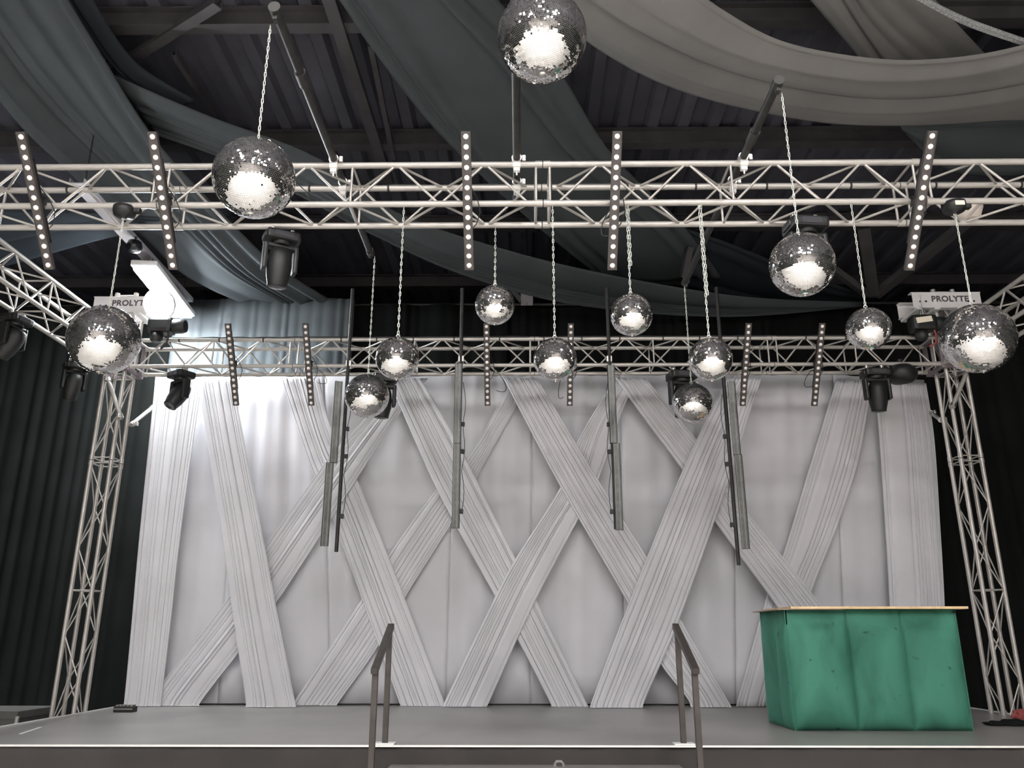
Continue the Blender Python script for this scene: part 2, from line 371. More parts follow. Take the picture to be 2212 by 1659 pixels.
for sx, nm_ in ((TLX, 'left'), (TRX, 'right')):
    tw = empty('truss_tower', (sx, BY, 0), 'silver four-chord truss tower standing beside the %s edge of the stage' % nm_, 'truss tower')
    for (z0, z1, bb, nn) in ((0.03, 0.6, 2, 'bottom'), (0.606, 3.6, 6, 'middle'), (3.606, 5.75, 4, 'upper')):
        part_(truss_section((sx, BY, z0), (sx, BY, z1), TC, (0, -1, 0), None, None, bays=bb, cat=None, name='tower_section', margin=0.06, dr=0.008), tw)
    MB().bbox((0, 0, 0.012), (0.29, 0.5, 0.024), 0.004).build('base_plate', M['steel'], tw)
    # sleeve block around the tower
    sb = part_(empty('sleeve_block', (sx, BY, TZ), None, None), tw); sb['label'] = 'brownish steel sleeve block'
    for dx in (-1, 1):
        for dy in (-1, 1):
            MB().bbox((dx*0.18, dy*0.18, 0), (0.045, 0.045, 0.44), 0.005).build('upright', M['purple'], sb)
    for dz in (-1, 1):
        m_ = MB()
        for d in (-1, 1):
            m_.bbox((d*0.18, 0, dz*0.2), (0.05, 0.32, 0.04), 0.005).bbox((0, d*0.18, dz*0.2), (0.32, 0.05, 0.04), 0.005)
        m_.build('frame', M['purple'], sb)
    for dx in (-1, 1):
        for dy in (-1, 1): MB().tube((dx*0.155, dy*0.1, -0.13), (dx*0.155, dy*0.1, -0.08), 0.02).build('roller', M['black'], sb)
    # head block on top of the tower
    hx = P(284, 655, Y=BY-0.1).x if sx < 0 else P(2035, 648, Y=BY-0.1).x
    hz = P(310, 657, Y=BY-0.2).z if sx < 0 else P(2035, 648, Y=BY-0.2).z
    hb = part_(empty('head_beam', (hx, BY, hz), None, None), tw); hb['label'] = 'white steel head beam with dark lettering'
    Wd = 0.84
    m_ = MB().box((0, -0.2, 0), (Wd, 0.008, 0.2)).box((0, -0.165, 0.1), (Wd+0.02, 0.08, 0.008)).box((0, -0.165, -0.1), (Wd+0.02, 0.08, 0.008))
    m_.build('front_channel', M['white_metal'], hb)
    m_ = MB().box((0, 0.2, 0), (Wd, 0.008, 0.2)).box((0, 0.165, 0.1), (Wd+0.02, 0.08, 0.008)).box((0, 0.165, -0.1), (Wd+0.02, 0.08, 0.008))
    m_.build('rear_channel', M['white_metal'], hb)
    m_ = MB()
    for d in (-0.36, -0.14, 0.14, 0.36): m_.box((d, 0, -0.115), (0.07, 0.44, 0.03))
    m_.build('cross_plate', M['white_metal'], hb)
    m_ = MB()
    for d in (-0.33, -0.26, 0.26, 0.33): m_.tube((d, -0.212, -0.02), (d, -0.2035, -0.02), 0.012, 12)
    m_.build('bolt', M['black'], hb)
    cu = bpy.data.curves.new('lettering', 'FONT'); cu.body = 'PROLYTE'; cu.size = 0.105; cu.align_x = 'CENTER'; cu.align_y = 'CENTER'; cu.extrude = 0.001; cu.offset = 0.0036; cu.space_character = 1.08
    to = bpy.data.objects.new('lettering', cu); C.objects.link(to); bpy.context.view_layer.update()
    me = bpy.data.meshes.new_from_object(to.evaluated_get(bpy.context.evaluated_depsgraph_get())); bpy.data.objects.remove(to)
    to = bpy.data.objects.new('lettering', me); C.objects.link(to); me.materials.clear(); me.materials.append(M['text'])
    to.parent = hb; to.location = (0.04, -0.2065, 0.01); to.rotation_euler = (PI/2, 0, 0)
    # chain hoist
    hp = P(350, 705, Y=BY-0.35) if sx < 0 else P(1992, 700, Y=BY-0.35)
    ch = empty('chain_hoist', hp, 'black electric chain hoist hanging beside the %s tower%s' % (nm_, ' with a cream label' if sx > 0 else ''), 'hoist')
    MB().bbox((0, 0, 0), (0.3, 0.2, 0.2), 0.05).build('motor', M['black'], ch)
    MB().lathe([(0.075, -0.09), (0.09, -0.05), (0.09, 0.05), (0.075, 0.09)], 20, (0.2, 0, 0), ry(PI/2)).build('end_cover', M['black'], ch)
    MB().path([(0, 0, 0.1), (0, 0, 0.17), (0.03, 0, 0.2), (0, 0, 0.23)], 0.009).build('hook', M['steel'], ch)
    MB().path([(0.03, 0, 0.1), (0.03, 0, hz-hp.z+0.0)], 0.005).build('load_chain', M['chain'], ch)
    if sx > 0: MB().box((-0.02, -0.104, 0.02), (0.19, 0.004, 0.07), ry(-0.14)).build('label_plate', M['sticker'], ch, label='cream label')
    MB().lathe([(0.05, -0.05), (0.075, -0.02), (0.075, 0.05), (0.05, 0.06)], 18, (-0.04, -0.02, -0.16)).build('chain_bag', M['black'], ch)
    MB().path([(0.1, -0.05, -0.08), (0.12, -0.05, -0.16), (0.1, -0.05, -0.26), (0.03, -0.02, -0.3)], 0.012, 8).build('red_plug' if sx > 0 else 'cable', M['red'] if sx > 0 else M['black'], ch, label='red cable end' if sx > 0 else None)

def pole(name, a, b, r, m, label, cat, clamps=(), group=None):
    a = Vector(a); b = Vector(b); root = empty(name, a, label, cat, group)
    o = MB().tube(a-a, b-a, r, 16); o.tube(Vector(), (b-a)*0.01, r*1.06, 16).build('tube', m, root)
    d = (b-a).normalized()
    for t in clamps:
        p = (b-a)*t; m_ = MB().tube(p-d*0.025, p+d*0.025, r+0.009, 16)
        u = d.cross(Vector((0, 0, 1))).normalized()
        m_.bbox(p+u*(r+0.025), (0.03, 0.045, 0.05), 0.005).tube(p+u*(r+0.03)-d*0.03, p+u*(r+0.03)+d*0.03, 0.006)
        m_.build('clamp', M['steel'], root)
    return root
PZ = TZ+CH/2+0.024+0.024
yf = [TY-CH/2, TY+CH/2]
def pipe_y(px, ynear, yfar, lab):
    x = px; a = Vector((x, ynear, PZ)); b = Vector((x, yfar, PZ)); L = yfar-ynear
    r = pole('scaffold_pipe', a, b, 0.03, M['pipe'], lab, 'pipe', [(y-ynear)/L for y in yf], 'dark pipes lying across the near truss')
    for y in yf:    # half couplers biting the chord
        m_ = MB().tube(Vector((-0.03, y-ynear, -0.048)), Vector((0.03, y-ynear, -0.048)), 0.031, 14).bbox((0.0, y-ynear, -0.095), (0.05, 0.035, 0.03), 0.004).tube((0, y-ynear, -0.14), (0, y-ynear, -0.1), 0.007)
        m_.build('coupler', M['white_metal'], r)
    e = MB().tube((0, -0.03, 0), (0, 0.05, 0), 0.037, 14).bbox((0, 0.02, -0.04), (0.03, 0.05, 0.05), 0.004); e.build('end_clamp', M['pipe'], r)
    e = MB().tube((0, L-0.05, 0), (0, L+0.03, 0), 0.037, 14).bbox((0, L-0.02, -0.04), (0.03, 0.05, 0.05), 0.004); e.build('end_clamp', M['pipe'], r)
    e = MB().tube((0, 0.55, 0), (0, 0.68, 0), 0.039, 14); e.build('joint_sleeve', M['pipe'], r)
    return r
X1, X2, X3 = P(800, 545, Z=PZ).x, P(1116, 330, Z=PZ).x, P(1480, 610, Z=PZ).x
Y1n, Y1f = P(590, 22, Z=PZ).y, P(800, 545, Z=PZ).y
Y3n, Y3f = P(1690, 178, Z=PZ).y, P(1480, 610, Z=PZ).y
pipe_y(X1, Y1n, Y1f, 'dark scaffold pipe lying across the near truss, left of three')
pipe_y(X2, 3.6, 6.1, 'dark scaffold pipe lying across the near truss, behind the topmost mirror ball')
pipe_y(X3, Y3n, Y3f, 'dark scaffold pipe lying across the near truss, right of three')

# ------------------------------------------------------------------ mirror balls
def ball_mesh(D, seed):
    rnd = random.Random(seed); R = D/2; t = 0.0098; mb = MB(); rows = int(PI*R/t)
    mb.lathe([(max(1e-4, (R-0.003)*math.sin(PI*i/24)), -(R-0.003)*math.cos(PI*i/24)) for i in range(25)], 40, mi=1)
    tab = {}
    def fld(th, ph):
        key = (int(th*R/(t*3)), int((ph % 6.2832)*R*math.sin(th)/(t*5)))
        if key not in tab: tab[key] = (rnd.gauss(0, 0.028), rnd.gauss(0, 0.028))
        return tab[key]
    for i in range(1, rows-1):
        th = PI*(i+0.5)/rows; r = R*math.sin(th); n = max(5, int(2*PI*r/t)); ph0 = rnd.random()*6.28
        g = 0.5*0.89; rowt = rnd.gauss(0, 0.014)
        for k in range(n):
            ph = ph0+2*PI*k/n
            nv = Vector((math.sin(th)*math.cos(ph), math.sin(th)*math.sin(ph), math.cos(th)))
            eu = Vector((-math.sin(ph), math.cos(ph), 0)); ev = nv.cross(eu)
            fa, fb = fld(th, ph); a, b = rnd.gauss(0, 0.022)+fa, rnd.gauss(0, 0.022)+rowt+fb
            if rnd.random() < 0.07: a += rnd.gauss(0, 0.12); b += rnd.gauss(0, 0.12)
            du = (eu+nv*a)*(2*PI*r/n*g); dv = (ev+nv*b)*(PI*R/rows*g); c = nv*R
            mb.add([c-du-dv, c+du-dv, c+du+dv, c-du+dv], [(0, 1, 2, 3)], 0)
    return mb.mesh('mirror_shell', [M['mirror'], M['core']])
shells = {(d, s): ball_mesh(d, int(d*100)+s) for d in (0.5, 0.45, 0.4, 0.31) for s in (0, 1)}
def chain_mb(L, wire=0.0027, link=0.036, wd=0.017):
    mb = MB(); n = max(1, int(round(L/(link-2*wire)))); st_ = L/n
    for i in range(n):
        z = i*st_; hl = st_/2+wire; hw = wd/2-wire; pts = []
        for k in range(10):
            t = 2*PI*k/10; x = hw*math.cos(t); zz = (hl-hw)*(1 if math.sin(t) > 0.01 else -1 if math.sin(t) < -0.01 else 0)+hw*math.sin(t)
            pts.append((x, 0, z+st_/2+zz) if i % 2 == 0 else (0, x, z+st_/2+zz))
        mb.path(pts, wire, 5, closed=True)
    return mb
def ball(px, py, Y, D, ztop, label, seed, ring_off=0, double=False, group=None):
    c = P(px, py, Y=Y); root = empty('mirror_ball', c, label, 'mirror ball', group)
    key = min(shells, key=lambda q: (abs(q[0]-D), q[1] != seed % 2)); me = shells[key]
    o = bpy.data.objects.new('mirror_shell', me); C.objects.link(o); o.parent = root; o.rotation_euler = (0.0, 0.0, seed*1.7)
    R = key[0]/2
    MB().lathe([(R*0.16, R*0.985-0.004), (R*0.15, R+0.003), (0.0001, R+0.006)], 24).build('cap', M['steel'], root)
    m_ = MB(); m_.path([(0.012*math.cos(t), 0, R+0.016+0.012*math.sin(t)) for t in [2*PI*i/12 for i in range(12)]], 0.003, 6, closed=True)
    m_.tube((0, 0, R), (0, 0, R+0.008), 0.005).build('hanging_ring', M['steel'], root)
    if R > 0.19:
        MB().path([(R*0.28+0.012*math.cos(t), -0.01, R*0.965+0.012+0.012*math.sin(t)) for t in [2*PI*i/12 for i in range(12)]], 0.003, 6, closed=True).build('safety_ring', M['steel'], root)
    L = ztop-(c.z+R+0.024)
    if L > 0.03: chain_mb(L).build('chain', M['chain'], root, loc=(0, 0, R+0.024))
    if double: chain_mb(min(L*0.7, 0.9), link=0.04).build('spare_chain', M['chain'], root, loc=(0.014, -0.006, R+0.024+L-min(L*0.7, 0.9)))
    if R < 0.17 or key[0] == 0.4: pass
    MB().tube((0, 0, -R-0.012), (0, 0, -R+0.01), 0.007).lathe([(0.0001, -R-0.004), (0.02, -R-0.003), (0.024, -R+0.006)], 16).build('bottom_bolt', M['steel'], root)
    return root
ZB = TZ-CH/2-0.024          # underside of the lower chords
YC = TY-CH/2
gb, gs = None, None
ball(1171, 80, 3.76, 0.5, PZ-0.05, 'largest mirror ball, cut by the top of the photo above the near truss', 0)
ball(549, 385, 3.97, 0.45, PZ-0.06, 'large mirror ball in front of the near truss at upper left', 1)
ball(225, 734, 5.52, 0.5, 4.66, 'large mirror ball hanging from a motor beside the left tower, leftmost of all', 2)
ball(1732, 572, 4.64, 0.4, PZ-0.06, 'mirror ball hanging just below the near truss at right, beneath the right scaffold pipe', 3)
ball(2112, 731, 5.52, 0.5, 4.66, 'large mirror ball hanging from a motor beside the right tower, rightmost of all', 4)
ball(1876, 710, YC, 0.31, ZB, 'small mirror ball on a thin chain overlapping the far truss at right', 5)
ball(1069, 659, YC+CH, 0.31, ZB, 'small mirror ball hanging highest in the middle, left of centre', 6)
ball(1364, 680, YC, 0.31, ZB, 'small mirror ball on a doubled chain right of centre, above the far truss', 7, double=True)
ball(858, 774, YC, 0.31, ZB, 'small mirror ball overlapping the far truss left of centre', 8)
ball(1199, 776, YC, 0.31, ZB, 'small mirror ball overlapping the far truss at the centre', 9)
ball(1535, 776, YC, 0.31, ZB, 'small mirror ball on a doubled chain overlapping the far truss right of centre', 10, double=True)
ball(793, 855, Y1f-0.03, 0.4, PZ-0.06, 'mirror ball hanging low before the left part of the backdrop, under the left pipe end', 11)
ball(1496, 871, Y3f-0.03, 0.4, PZ-0.06, 'lowest mirror ball, before the right part of the backdrop', 12)
# ball motors
for px, py, lab in ((274, 452, 'left'), (2063, 443, 'right')):
    b = P(225, 734, Y=5.52) if px < 500 else P(2112, 731, Y=5.52)
    mo = empty('ball_motor', (b.x, 5.52, 4.66), 'black mirror ball motor clamped under the near truss at far %s' % lab, 'motor')
    MB().lathe([(0.02, 0.0), (0.03, 0.012), (0.075, 0.02), (0.085, 0.05), (0.085, 0.085), (0.06, 0.094)], 24).build('housing', M['black'], mo)
    MB().bbox((0.09, 0, 0.06), (0.07, 0.05, 0.04), 0.01).build('bracket', M['black'], mo)
    if lab == 'right': MB().bbox((0.0, -0.086, 0.045), (0.07, 0.01, 0.035), 0.003).build('label_plate', M['sticker'], mo, label='pale label')
    MB().path([(0.012*math.cos(t), 0, -0.008+0.012*math.sin(t)) for t in [2*PI*i/10 for i in range(10)]], 0.003, 5, closed=True).build('ring', M['steel'], mo)

# ------------------------------------------------------------------ LED battens with round lenses
def led_bar():
    root = empty('led_bar', (0, 0, 0), '', 'stage light bar')
    L = 1.02
    m_ = MB().bbox((0, 0.012, 0), (0.068, 0.03, L), 0.004)
    m_.box((-0.033, -0.004, 0), (0.003, 0.008, L)).box((0.033, -0.004, 0), (0.003, 0.008, L)).build('housing', M['bar'], root)
    MB().bbox((0, 0.05, 0), (0.05, 0.05, L*0.62), 0.008).build('driver_box', M['black'], root)
    lm = MB().lathe([(0.0195, 0.0), (0.019, 0.004), (0.014, 0.008), (0.0001, 0.0095)], 20, R=rx(PI/2)); me = lm.mesh('lens', [M['lens']])
    for k in range(14):
        o = bpy.data.objects.new('lens', me); C.objects.link(o); o.parent = root; o.location = (0, -0.003, -L/2+0.036+k*(L-0.072)/13)
    m_ = MB().bbox((0, 0.09, 0.0), (0.05, 0.04, 0.07), 0.006).tube((-0.04, 0.09, 0.02), (0.04, 0.09, 0.02), 0.008)
    m_.build('clamp', M['black'], root)
    MB().path([(0.03, 0.06, 0.1), (0.07, 0.07, 0.02), (0.09, 0.08, -0.08), (0.06, 0.08, -0.17), (0.03, 0.07, -0.2)], 0.004, 6).build('cable', M['black'], root)
    return root
bar0 = led_bar(); used = False
def place_bar(px, py, Y, tilt, lab, grp, roll=0):
    global used
    o = bar0 if not used else copy_tree(bar0); used = True
    p = P(px, py, Y=Y); o.location = p; o.rotation_euler = (tilt, roll, 0); o['label'] = lab; o['group'] = grp
near = ['leftmost', 'second from the left', 'middle', 'second from the right', 'rightmost']
for (px, n_) in zip((76, 352, 1010, 1328, 1989), near):
    place_bar(px, 438, YC-0.125, math.radians(38), 'slanted black bar of fourteen round white lenses on the near truss, %s' % n_, 'lens bars on the near truss')
far = ['leftmost', 'second from the left', 'third from the left', 'third from the right', 'second from the right', 'rightmost']
for (px, n_) in zip((501, 666, 1052, 1232, 1611, 1768), far):
    place_bar(px, 789, BY-CH/2-0.125, math.radians(33), 'slanted black bar of fourteen round white lenses on the far truss, %s' % n_, 'lens bars on the far truss')

# ------------------------------------------------------------------ hanging tube battens
def batten(px_t, px_b, pyt, pyb, pole_off, g1, g2, lab):
    Yb = BY-CH/2-0.08
    a = P(px_t, pyt, Y=Yb); b = P(px_b, pyb, Y=Yb); x = (a.x+b.x)/2; zt = a.z; zb = b.z
    root = empty('hanging_batten', (x, Yb, zt), lab, 'light batten', 'battens hanging before the backdrop')
    pb = pole_off[1]
    MB().tube((pole_off[0], 0.03, 5.75-zt), (pole_off[0], 0.03, zb-zt-pb), 0.022, 12).build('pole', M['pipe'], root)
    for (dx, z0, z1, rot) in (g1, g2):
        h_ = z1-z0; R = rz(rot); c = Vector((dx, -0.035, (z0+z1)/2-zt))
        b_ = MB().bbox(c, (0.082, 0.05, abs(h_)), 0.006, R).build('light_tube', M['glass'], root)
        m_ = MB().box(c+R@Vector((-0.03, -0.027, 0)), (0.006, 0.004, abs(h_)*0.99), R, 0).box(c+R@Vector((0.014, -0.027, 0)), (0.007, 0.004, abs(h_)*0.99), R, 0)
        m_.build('led_strip', M['glass_line'], b_)
        MB().box(c+R@Vector((0.039, 0, 0)), (0.008, 0.056, abs(h_)), R).box(c+R@Vector((-0.039, 0, 0)), (0.006, 0.056, abs(h_)), R).build('side_rail', M['black'], b_)
    s = 1 if pole_off[0] >= 0 else -1
    for z in (0.72, 1.05, 1.75):
        MB().bbox((pole_off[0]+s*0.035, 0.03, -z), (0.05, 0.03, 0.05), 0.006).tube((pole_off[0]+s*0.05, 0.03, -z-0.03), (pole_off[0]+s*0.05, 0.03, -z+0.02), 0.008).build('clamp', M['black'], root)
    MB().bbox((pole_off[0], 0.06, 0.1), (0.07, 0.09, 0.08), 0.01).build('truss_clamp', M['steel'], root)
    pts = [(pole_off[0]+s*(0.03+0.035*abs(math.sin(i*0.7))), 0.03, -0.2-i*0.12) for i in range(14)]
    MB().path(pts, 0.004, 5).build('cable', M['black'], root)
    return root
Yb = BY-CH/2-0.08
def zz(py): return P(1106, py, Y=Yb).z
batten(745, 716, 800, 1180, (0.04, 0.06), (-0.045, zz(825), zz(1000), 0.35), (-0.085, zz(1000), zz(1180), 0.35), 'leftmost of the four dark tube battens hanging before the backdrop')
batten(988, 988, 790, 1142, (0.02, -0.02), (0, zz(788), zz(960), 0), (0, zz(960), zz(1142), 0), 'dark tube batten hanging before the backdrop, second from the left')
batten(1323, 1333, 790, 1146, (-0.02, -0.02), (-0.015, zz(792), zz(960), 0), (0.012, zz(960), zz(1146), 0), 'dark tube batten hanging before the backdrop, second from the right')
batten(1575, 1602, 815, 1187, (-0.05, 0.17), (0.02, zz(828), zz(985), -0.35), (0.03, zz(985), zz(1187), -0.35), 'rightmost of the four dark tube battens, its pole reaching lowest')

# ------------------------------------------------------------------ moving heads
def moving_head(p, s, pan, tiltv, lab, spread=1.0):
    root = empty('moving_head', p, lab, 'moving head light', None, (0, 0, pan)); root.scale = (s, s, s)
    m_ = MB().bbox((0, 0, -0.06), (0.36, 0.3, 0.11), 0.03).bbox((0, 0, -0.06), (0.4, 0.18, 0.07), 0.02); m_.build('base', M['black'], root)
    MB().box((0, -0.152, -0.06), (0.2, 0.004, 0.06)).build('display', M['front_glass'], root)
    for d in (-0.11, 0.11): MB().bbox((d, 0, 0.03), (0.04, 0.05, 0.08), 0.008).build('clamp', M['steel'], root)
    m_ = MB().lathe([(0.1, -0.15), (0.11, -0.135), (0.11, -0.11)], 24)
    m_.bbox((0, 0, -0.165), (0.36, 0.12, 0.05), 0.02)
    for d in (-1, 1): m_.bbox((d*0.165, 0, -0.3), (0.05, 0.13, 0.32), 0.022)
    yk = m_.build('yoke', M['black'], root)
    R = rx(tiltv)
    hd = MB().lathe([(0.05, 0.2), (0.1, 0.185), (0.125, 0.1), (0.135, 0.0), (0.128, -0.12), (0.105, -0.22), (0.1, -0.25), (0.088, -0.252)], 28, (0, 0, -0.38), R)
    hh = hd.build('head', M['black'], root)
    MB().lathe([(0.085, -0.25), (0.07, -0.262), (0.0001, -0.268)], 24, (0, 0, -0.38), R).build('front_lens', M['front_glass'], hh)
    MB().path([Vector((0, 0, -0.38))+R@Vector((0.1*math.cos(2*PI*i/24), 0.1*math.sin(2*PI*i/24), -0.245)) for i in range(24)], 0.006, 5, closed=True).build('bezel', M['black_gloss'], hh)
    return root
zh = ZB-0.05
moving_head(P(610, 470, Y=YC+CH).xyz*1 if False else Vector((P(612, 478, Y=YC+CH).x, YC+CH, zh)), 0.72, 0.5, 0.12, 'large black moving head hanging from the near truss behind the upper left mirror ball')
moving_head(Vector((P(1742, 450, Y=YC+0.1).x, YC+CH*0.5, zh)), 0.8, 0.1, 0.3, 'large black moving head under the near truss behind the right mirror ball')
moving_head(Vector((P(398, 805, Y=BY-0.1).x, BY-0.17, zh)), 0.76, -0.6, -0.55, 'black moving head under the far truss at left, tilted to the left')
moving_head(Vector((P(826, 805, Y=BY-0.1).x, BY, zh)), 0.85, 0.3, 0.1, 'black moving head under the far truss, mostly hidden by the low left mirror ball')
moving_head(Vector((P(1472, 805, Y=BY-0.1).x, BY-0.1, zh)), 0.9, 0.2, 0.2, 'black moving head under the far truss above the lowest mirror ball')
moving_head(Vector((P(1888, 805, Y=BY-0.15).x, BY-0.17, zh)), 0.82, 0.0, 0.15, 'black moving head under the far truss at right, pointing down')
moving_head(Vector((TLX-0.1, P(20, 690, X=TLX-0.17).y, zh)), 0.72, 1.4, 0.6, 'black moving head under the left side truss at the photo edge')
moving_head(Vector((P(170, 760, Y=BY-0.5).x, BY-0.5, zh)), 0.7, 0.8, 0.3, 'black moving head behind the leftmost mirror ball')
o = empty('wash_light', P(1946, 800, Y=BY-0.12), 'round black wash light under the far truss beside the right moving head', 'stage light')
MB().lathe([(0.05, 0.06), (0.12, 0.05), (0.185, -0.02), (0.175, -0.1), (0.12, -0.15), (0.02, -0.17)], 28).build('body', M['black'], o)
MB().bbox((0, 0, 0.09), (0.05, 0.06, 0.1), 0.01).build('clamp', M['black'], o)

# ------------------------------------------------------------------ cables along the trusses
def cable(pts, r, lab, name='power_cable', ties=()):
    root = empty(name, pts[0], lab, 'cable'); p0 = Vector(pts[0]); m_ = MB().path([Vector(p)-p0 for p in pts], r, 6); m_.build('cord', M['black'], root)
    for t in ties:
        MB().tube(Vector(t)-p0-Vector((0.008, 0, 0)), Vector(t)-p0+Vector((0.008, 0, 0)), 0.028, 14).build('tie', M['black'], root)
rnd = random.Random(4)
yb_, zt_ = TY+CH/2, TZ+CH/2
for (ya, za, lab, xa, xb, sp) in ((yb_, zt_, 'black cables strapped along the rear top chord of the near truss', -3.9, 4.3, 0.62), (BY-CH/2, zt_, 'black cables strapped along the front top chord of the far truss', -4.4, 4.9, 0.48)):
    pts = []; x = xa
    while x < xb: pts.append((x, ya+0.012+rnd.uniform(-.004, .004), za+0.034+rnd.uniform(-.002, .006))); x += 0.12
    ties = []; x = xa+0.2
    while x < xb: ties.append((x, ya, za)); x += sp+rnd.uniform(-.08, .08)
    cable(pts, 0.007, lab, ties=ties)
def loop(px, py, Y, wv, hv, lab):
    p = P(px, py, Y=Y); pts = [p+Vector((wv*math.sin(t*PI)*(1 if True else 0), 0.0, -hv*math.sin(t*PI*0.5)+hv*0.5*(t > 0.6)*(t-0.6))) for t in [i/10 for i in range(11)]]
    cable(pts, 0.004, lab, 'dangling_cable')
loop(1072, 800, BY-CH/2, 0.12, 0.32, 'thin black cable loop hanging beside the third far lens bar')
loop(1216, 800, BY-CH/2, -0.06, 0.42, 'thin black cable loop hanging beside the lens bar left of the central ball')
loop(1752, 800, BY-CH/2, -0.1, 0.25, 'thin black cable loop hanging beside the rightmost far lens bar')
loop(690, 800, BY-CH/2, 0.1, 0.2, 'thin black cable loop hanging beside the second far lens bar')
loop(1322, 445, YC+0.03, -0.09, 0.3, 'thin black cable loop hanging beside the fourth near lens bar')
loop(640, 395, YC+0.2, 0.12, 0.22, 'black cable loop on the near truss right of the upper left mirror ball')

# ------------------------------------------------------------------ braces between towers and backdrop frame
def brace(a, b, lab): pole('brace_pole', a, b, 0.024, M['alu'], lab, 'pole', (0.06, 0.94))
brace(P(232, 815, Y=BY-0.15), P(262, 905, Y=BY-0.17), 'short diagonal tube clamped to the upper part of the left tower')
brace(P(2090, 800, Y=BY-0.15), P(2057, 880, Y=BY-0.17), 'short diagonal tube clamped to the upper part of the right tower')
brace(P(283, 918, Y=BY+0.15), P(332, 878, Y=10.52), 'pale tube linking the left tower to the backdrop frame')
brace(P(2034, 908, Y=BY+0.15), P(2008, 890, Y=10.5), 'pale tube linking the right tower to the backdrop frame')

# ------------------------------------------------------------------ cloth
def spline(pts, t):
    n = len(pts)-1; x = min(max(t*n, 0), n-1e-6); i = int(x); u = x-i
    p0 = pts[max(i-1, 0)]; p1 = pts[i]; p2 = pts[i+1]; p3 = pts[min(i+2, n)]
    return 0.5*((2*p1)+(p2-p0)*u+(2*p0-5*p1+4*p2-p3)*u*u+(3*p1-p0-3*p2+p3)*u*u*u)
def pleats(seed, n, sharp=0.6, knife=False):
    """cross positions and height profile of n irregular pleats"""
    rnd = random.Random(seed); wds = [math.exp(rnd.gauss(0, 0.6)) for _ in range(n)]; tot = sum(wds); us = []; hs = []; u = 0
    for w_ in wds:
        wu = w_/tot; amp = (0.35+0.65*rnd.random())*min(1.0, 0.4+0.45*w_); flip = rnd.random() < 0.35
        for t in (0, 0.03, 0.08, 0.16, 0.28, 0.42, 0.58, 0.72, 0.84, 0.92, 0.97) if knife else [k/8 for k in range(8)]:
            q = 1-t if flip else t
            h_ = -0.75/amp+(0.75/amp+1-0.45*q)*min(1.0, q/0.16, (1-q)/0.1)**0.7 if knife else math.sin(PI*t)**sharp
            us.append(u+wu*t); hs.append(amp*h_)
        u += wu
    us.append(1.0); hs.append(0.0); return us, hs
def cloth(name, E0, E1, n_pl, amp, m, lab, cat, off, seed, nlen=30, group=None, sharp=0.6, th=0.003, slack=0.0, wander=0.0, hem=False):
    us, hs = pleats(seed, n_pl, sharp, hem); off = Vector(off); vs = []; nc = len(us); rnd = random.Random(seed+99); ph = [rnd.random()*6.28 for _ in range(4)]
    for j in range(nlen+1):
        t = j/nlen; a, b = spline(E0, t), spline(E1, t)
        for u, h_ in zip(us, hs):
            uu = u+wander*math.sin(3*t+ph[0]+u*5)*u*(1-u)*4
            d = amp*h_*(0.75+0.25*math.sin(2.3*t+ph[1]+u*9))+slack*math.sin(PI*u)
            if hem and t > 0.975: d += 0.013*abs(math.sin(u*40+ph[2]))+0.003
            vs.append(a.lerp(b, uu)+off*d)
    mb = MB(); mb.add(vs, [(j*nc+i, j*nc+i+1, (j+1)*nc+i+1, (j+1)*nc+i) for j in range(nlen) for i in range(nc-1)], 0, True)
    o = mb.build(name, m); tag(o, lab, cat, group)
    if th: s = o.modifiers.new('thickness', 'SOLIDIFY'); s.thickness = th; s.offset = 0
    return o

# white backcloth in vertical widths, sewn together
YD = 10.62; ZT = P(1106, 812, Y=YD).z
bc = empty('backdrop', (0.3, YD, SZ), 'plain white backcloth hanging behind the crossed fabric bands', 'backdrop')
seam_t = [336, 520, 700, 985, 1150, 1340, 1585, 1800, 1995]; seam_b = [268, 470, 712, 962, 1145, 1350, 1590, 1830, 2046]
for i in range(8):
    a0 = P(seam_t[i], 815, Y=YD); a1 = P(seam_t[i+1], 815, Y=YD); b0 = P(seam_b[i], 1519, Y=YD); b1 = P(seam_b[i+1], 1519, Y=YD)
    zt2 = ZT if i < 7 else ZT-0.08
    a0.z = ZT; a1.z = zt2; b0.z = b1.z = SZ+0.02
    vs = []; nc = 26; nl = 12; rnd = random.Random(50+i); p1, p2 = rnd.random()*6, rnd.random()*6
    for j in range(nl+1):
        t = j/nl
        for k in range(nc+1):
            u = k/nc; p = a0.lerp(b0, t).lerp(a1.lerp(b1, t), u)
            d = 0.012*math.sin(u*PI*5+p1)*(1-0.5*t)+0.009*math.sin(u*PI*11+p2+t)*(1-0.6*t)
            vs.append(p+Vector((0, -d*(math.sin(PI*u)**0.4)-0.004*(i % 2), 0))-bc.location)
    mb = MB(); mb.add(vs, [(j*(nc+1)+k, j*(nc+1)+k+1, (j+1)*(nc+1)+k+1, (j+1)*(nc+1)+k) for j in range(nl) for k in range(nc)], 0, True)
    o = mb.build('cloth_width', M['back_cloth'], bc); s = o.modifiers.new('t', 'SOLIDIFY'); s.thickness = 0.003
